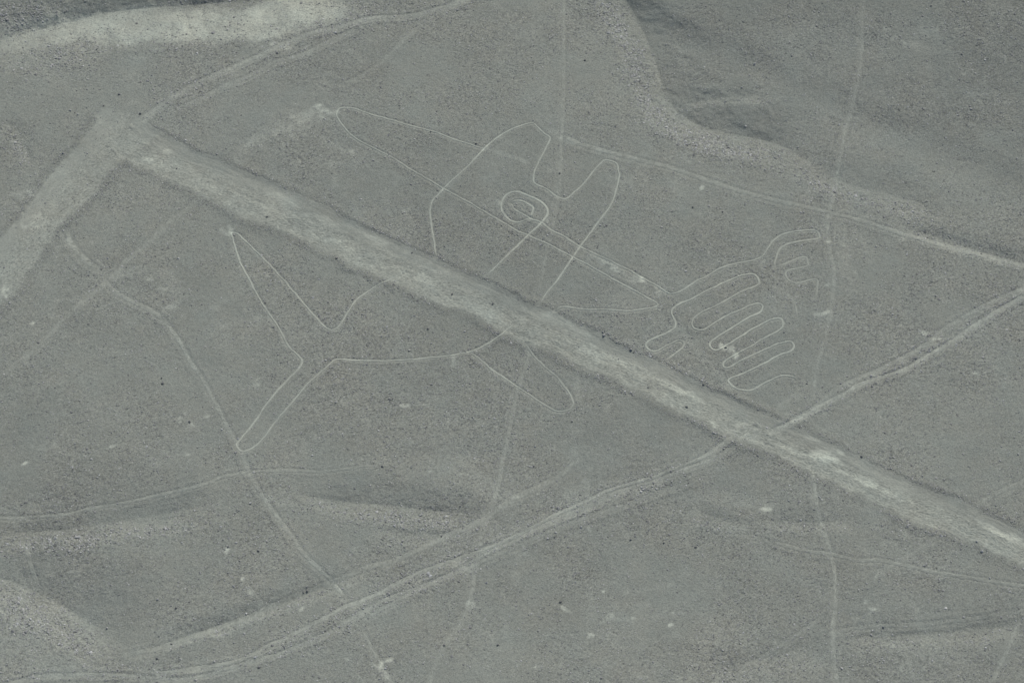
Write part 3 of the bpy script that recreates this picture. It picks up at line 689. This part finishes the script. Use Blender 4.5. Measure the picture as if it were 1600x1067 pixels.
# ------------------------------------------------------------------ ribbons for every worn or scraped line
_layer = [0]
def ribbon(name, strokes, contrast, wd, patchy, parent=None, seed=1, worn=False, **props):
    Vs, Cs, Fs = [], [], []
    base_i = 0
    nb = 7
    for pts in strokes:
        c = smooth_line(plan(pts), .14)
        d = np.gradient(c, axis=0); d /= np.linalg.norm(d, axis=1)[:, None] + 1e-9
        nrm = np.stack([-d[:, 1], d[:, 0]], -1)
        s = np.arange(len(c)) * .14
        seed += 1
        wv = wd * (1 + .32 * fbm(s, s * 0 + seed * 3.3, .8, 41, 3) + .12 * fbm(s, s * 0 + seed, 6, 43, 2))
        c = c + nrm * (.05 * fbm(s, s * 0 + seed * 1.7, 1.2, 45, 3))[:, None]
        q = np.linspace(-1, 1, nb)
        off = q[None, :] * (wv / 2 + (.10 if worn else .03))[:, None]
        P = c[:, None, :] + nrm[:, None, :] * off[..., None]
        n = len(c)
        P = P.reshape(-1, 2); S = np.repeat(s, nb); Q = np.tile(q, n)
        W = site(P)
        endt = np.minimum(sstep(-.05, .5, S), sstep(-.05, .5, s[-1] - S))
        W[:, 2] += (.008 if worn else .030) + .0022 * (_layer[0] % 12) - .055 * np.abs(Q) ** 4 - .03 * (1 - endt)
        if worn: W[:, 2] += .011 * rng.standard_normal(len(W))
        _layer[0] += 1
        base = sample(AL, P[:, 0], P[:, 1])
        lev = 1 + patchy * 1.1 * fbm(S, S * 0 + seed * 2.2, 4.5, 47, 4) + .35 * fbm(P[:, 0], P[:, 1], .4, 48, 3)
        prof = 1 - sstep(.30, 1.0, np.abs(Q))
        if worn: prof = sstep(.0, .9, 1 - np.abs(Q) + .75 * fbm(P[:, 0], P[:, 1], .45, 34, 3))
        long_fade = np.minimum(sstep(0, 1.2, S), sstep(0, 1.2, s[-1] - S)) if patchy > .2 else endt
        al_ = base * (1 + .0 * S) + contrast * np.clip(lev, .05, 1.6) * prof * long_fade
        al_ *= 1 + (.11 if worn else .07) * rng.standard_normal(len(S))
        Vs.append(W); Cs.append(tint(W[:, 0], W[:, 1], al_))
        i = np.arange(n * nb).reshape(n, nb) + base_i
        Fs.append(np.stack([i[:-1, :-1], i[1:, :-1], i[1:, 1:], i[:-1, 1:]], -1).reshape(-1, 4))
        base_i += n * nb
    V, Cc, F = np.vstack(Vs), np.vstack(Cs), np.vstack(Fs)
    me = bpy.data.meshes.new(name)
    me.vertices.add(len(V)); me.vertices.foreach_set('co', V.astype(np.float32).ravel())
    me.loops.add(F.size); me.loops.foreach_set('vertex_index', F.astype(np.int32).ravel())
    me.polygons.add(len(F)); me.polygons.foreach_set('loop_start', np.arange(0, F.size, 4, dtype=np.int32))
    me.polygons.foreach_set('use_smooth', np.ones(len(F), bool))
    at = me.attributes.new('soil', 'FLOAT_COLOR', 'POINT')
    at.data.foreach_set('color', np.concatenate([Cc, np.ones((len(V), 1))], 1).astype(np.float32).ravel())
    me.materials.append(M_SWEPT); me.update(); me.validate()
    # quads run so that their normals point up
    if me.polygons[0].normal.z < 0: me.flip_normals()
    return link(name, me, parent, **props)

for k, (name, label, pts, con, wd, patchy) in enumerate(LINES):
    ribbon(name, [pts], con * (.5 if con < .25 else .66), wd * .72, patchy, worn=True, seed=100 + 7 * k, kind='structure', label=label)
for label, ruts in TRACKS:
    t = link('wheel_track', None, kind='structure', label=label)
    for k, (pts, con, wd) in enumerate(ruts):
        ribbon('rut', [pts], con * .50, wd * .8, .6, worn=True, parent=t, seed=300 + 11 * k)

whale = link('geoglyph', None, label='huge whale figure scraped in thin pale lines on the stony ground', category='geoglyph')
for k, (name, strokes) in enumerate(WHALE.items()):
    con, wd = WHALE_LOOK[name]
    ribbon(name, strokes, con * .78, wd * .96, .38, parent=whale, seed=500 + 13 * k)

# ------------------------------------------------------------------ gravel
def build_gravel():
    N = 1350000
    P = np.stack([rng.uniform(-64, 64, N), rng.uniform(-47, 56, N)], -1)
    keep_w = np.abs(P[:, 0]) < 51.5 + (P[:, 1] + 42) * .115 + rng.exponential(1.5, N)
    P = P[keep_w]
    dens = sample(ST, P[:, 0], P[:, 1]); bg = sample(BIG, P[:, 0], P[:, 1])
    P = P[rng.random(len(P)) < np.clip(dens * .36 + bg * .42, 0, 1)]
    bg = sample(BIG, P[:, 0], P[:, 1]); n = len(P)
    r = np.exp(rng.normal(math.log(.027), .40, n)) * (1 + .8 * bg)
    r = np.clip(r, .02, .24)
    W = site(P)
    W[:, 2] += r * .12
    tone = np.clip(rng.lognormal(math.log(.32), .24, n) * (1 + .25 * bg), .06, .55)
    pale = rng.random(n) < .02 + .03 * bg
    tone[pale] = rng.uniform(.32, .42, pale.sum())
    sc = np.stack([r * rng.uniform(.8, 1.35, n), r * rng.uniform(.8, 1.35, n), r * rng.uniform(.4, .7, n)], -1)
    rot = np.stack([rng.normal(0, .25, n), rng.normal(0, .25, n), rng.uniform(0, 6.283, n)], -1)
    me = bpy.data.meshes.new('gravel')
    me.vertices.add(n); me.vertices.foreach_set('co', W.astype(np.float32).ravel())
    for nm, ty, arr, key in (('size', 'FLOAT_VECTOR', sc, 'vector'), ('turn', 'FLOAT_VECTOR', rot, 'vector'), ('tone', 'FLOAT', tone, 'value')):
        at = me.attributes.new(nm, ty, 'POINT'); at.data.foreach_set(key, arr.astype(np.float32).ravel())
    me.update()
    me.materials.append(M_GRAVEL)
    o = link('gravel', me, kind='stuff', label='loose dark gravel scattered over the desert ground', category='gravel')
    ng = bpy.data.node_groups.new('gravel', 'GeometryNodeTree')
    ng.interface.new_socket('Geometry', in_out='INPUT', socket_type='NodeSocketGeometry')
    ng.interface.new_socket('Geometry', in_out='OUTPUT', socket_type='NodeSocketGeometry')
    nd, ln = ng.nodes, ng.links
    gi, go = nd.new('NodeGroupInput'), nd.new('NodeGroupOutput')
    ico = nd.new('GeometryNodeMeshIcoSphere'); ico.inputs['Radius'].default_value = 1; ico.inputs['Subdivisions'].default_value = 2
    nz = nd.new('ShaderNodeTexNoise'); nz.inputs['Scale'].default_value = .9
    sub = nd.new('ShaderNodeVectorMath'); sub.operation = 'SUBTRACT'; sub.inputs[1].default_value = (.5, .5, .5)
    ln.new(nz.outputs['Color'], sub.inputs[0])
    sc_ = nd.new('ShaderNodeVectorMath'); sc_.operation = 'SCALE'; sc_.inputs['Scale'].default_value = 1.5
    ln.new(sub.outputs[0], sc_.inputs[0])
    sp = nd.new('GeometryNodeSetPosition'); ln.new(ico.outputs['Mesh'], sp.inputs['Geometry']); ln.new(sc_.outputs[0], sp.inputs['Offset'])
    mt = nd.new('GeometryNodeSetMaterial'); mt.inputs['Material'].default_value = M_GRAVEL
    ln.new(sp.outputs[0], mt.inputs['Geometry'])
    m2p = nd.new('GeometryNodeMeshToPoints'); ln.new(gi.outputs[0], m2p.inputs['Mesh'])
    ip = nd.new('GeometryNodeInstanceOnPoints')
    ln.new(m2p.outputs[0], ip.inputs['Points']); ln.new(mt.outputs[0], ip.inputs['Instance'])
    def named(nm):
        q = nd.new('GeometryNodeInputNamedAttribute'); q.data_type = 'FLOAT_VECTOR'; q.inputs['Name'].default_value = nm
        return q.outputs['Attribute']
    e2r = nd.new('FunctionNodeEulerToRotation'); ln.new(named('turn'), e2r.inputs[0])
    ln.new(e2r.outputs[0], ip.inputs['Rotation']); ln.new(named('size'), ip.inputs['Scale'])
    ln.new(ip.outputs[0], go.inputs[0])
    md = o.modifiers.new('gravel', 'NODES'); md.node_group = ng
    
build_gravel()

# ------------------------------------------------------------------ stones that can be picked out one by one
import bmesh
stone_meshes = []
for k in range(6):
    bm = bmesh.new(); bmesh.ops.create_icosphere(bm, subdivisions=3, radius=1)
    for v in bm.verts:
        p = v.co.normalized()
        f = 1 + .38 * mnoise.noise(p * 1.1 + Vector((k * 5.1, 0, 3))) + .14 * mnoise.noise(p * 2.7 + Vector((0, k * 3.7, 1)))
        # broken flat faces
        for fd in range(4):
            dr = Vector((math.sin(k * 2.3 + fd * 1.9), math.cos(k * 1.1 + fd * 2.6), .5 * math.sin(fd * 3 + k))).normalized()
            over = (p * f) @ dr - .72
            if over > 0: p = p - dr * over * .75 / f
        v.co = p * f
        v.co.z = max(v.co.z, -.55)
    me = bpy.data.meshes.new('stone'); bm.to_mesh(me); bm.free(); me.materials.append(M_STONE)
    stone_meshes.append(me)
M_PX = DIST * SENSOR / LENS / 1600
for k, (u, v, size, tone, label, group) in enumerate(STONES):
    p = site(plan([(u, v + size * .2)]))[0]
    r = size * M_PX * .5
    o = link('stone', stone_meshes[k % 6], label=label, category='stone', group='single stones lying about the plain', tone=float(tone))
    o.location = (p[0], p[1], p[2] + r * .42)
    o.scale = (r * (1.05 + .15 * math.sin(k * 3.1)), r * (1.0 + .12 * math.cos(k * 1.7)), r * (.86 + .1 * math.sin(k * 2.2)))
    o.rotation_euler = (0, 0, k * 1.37)
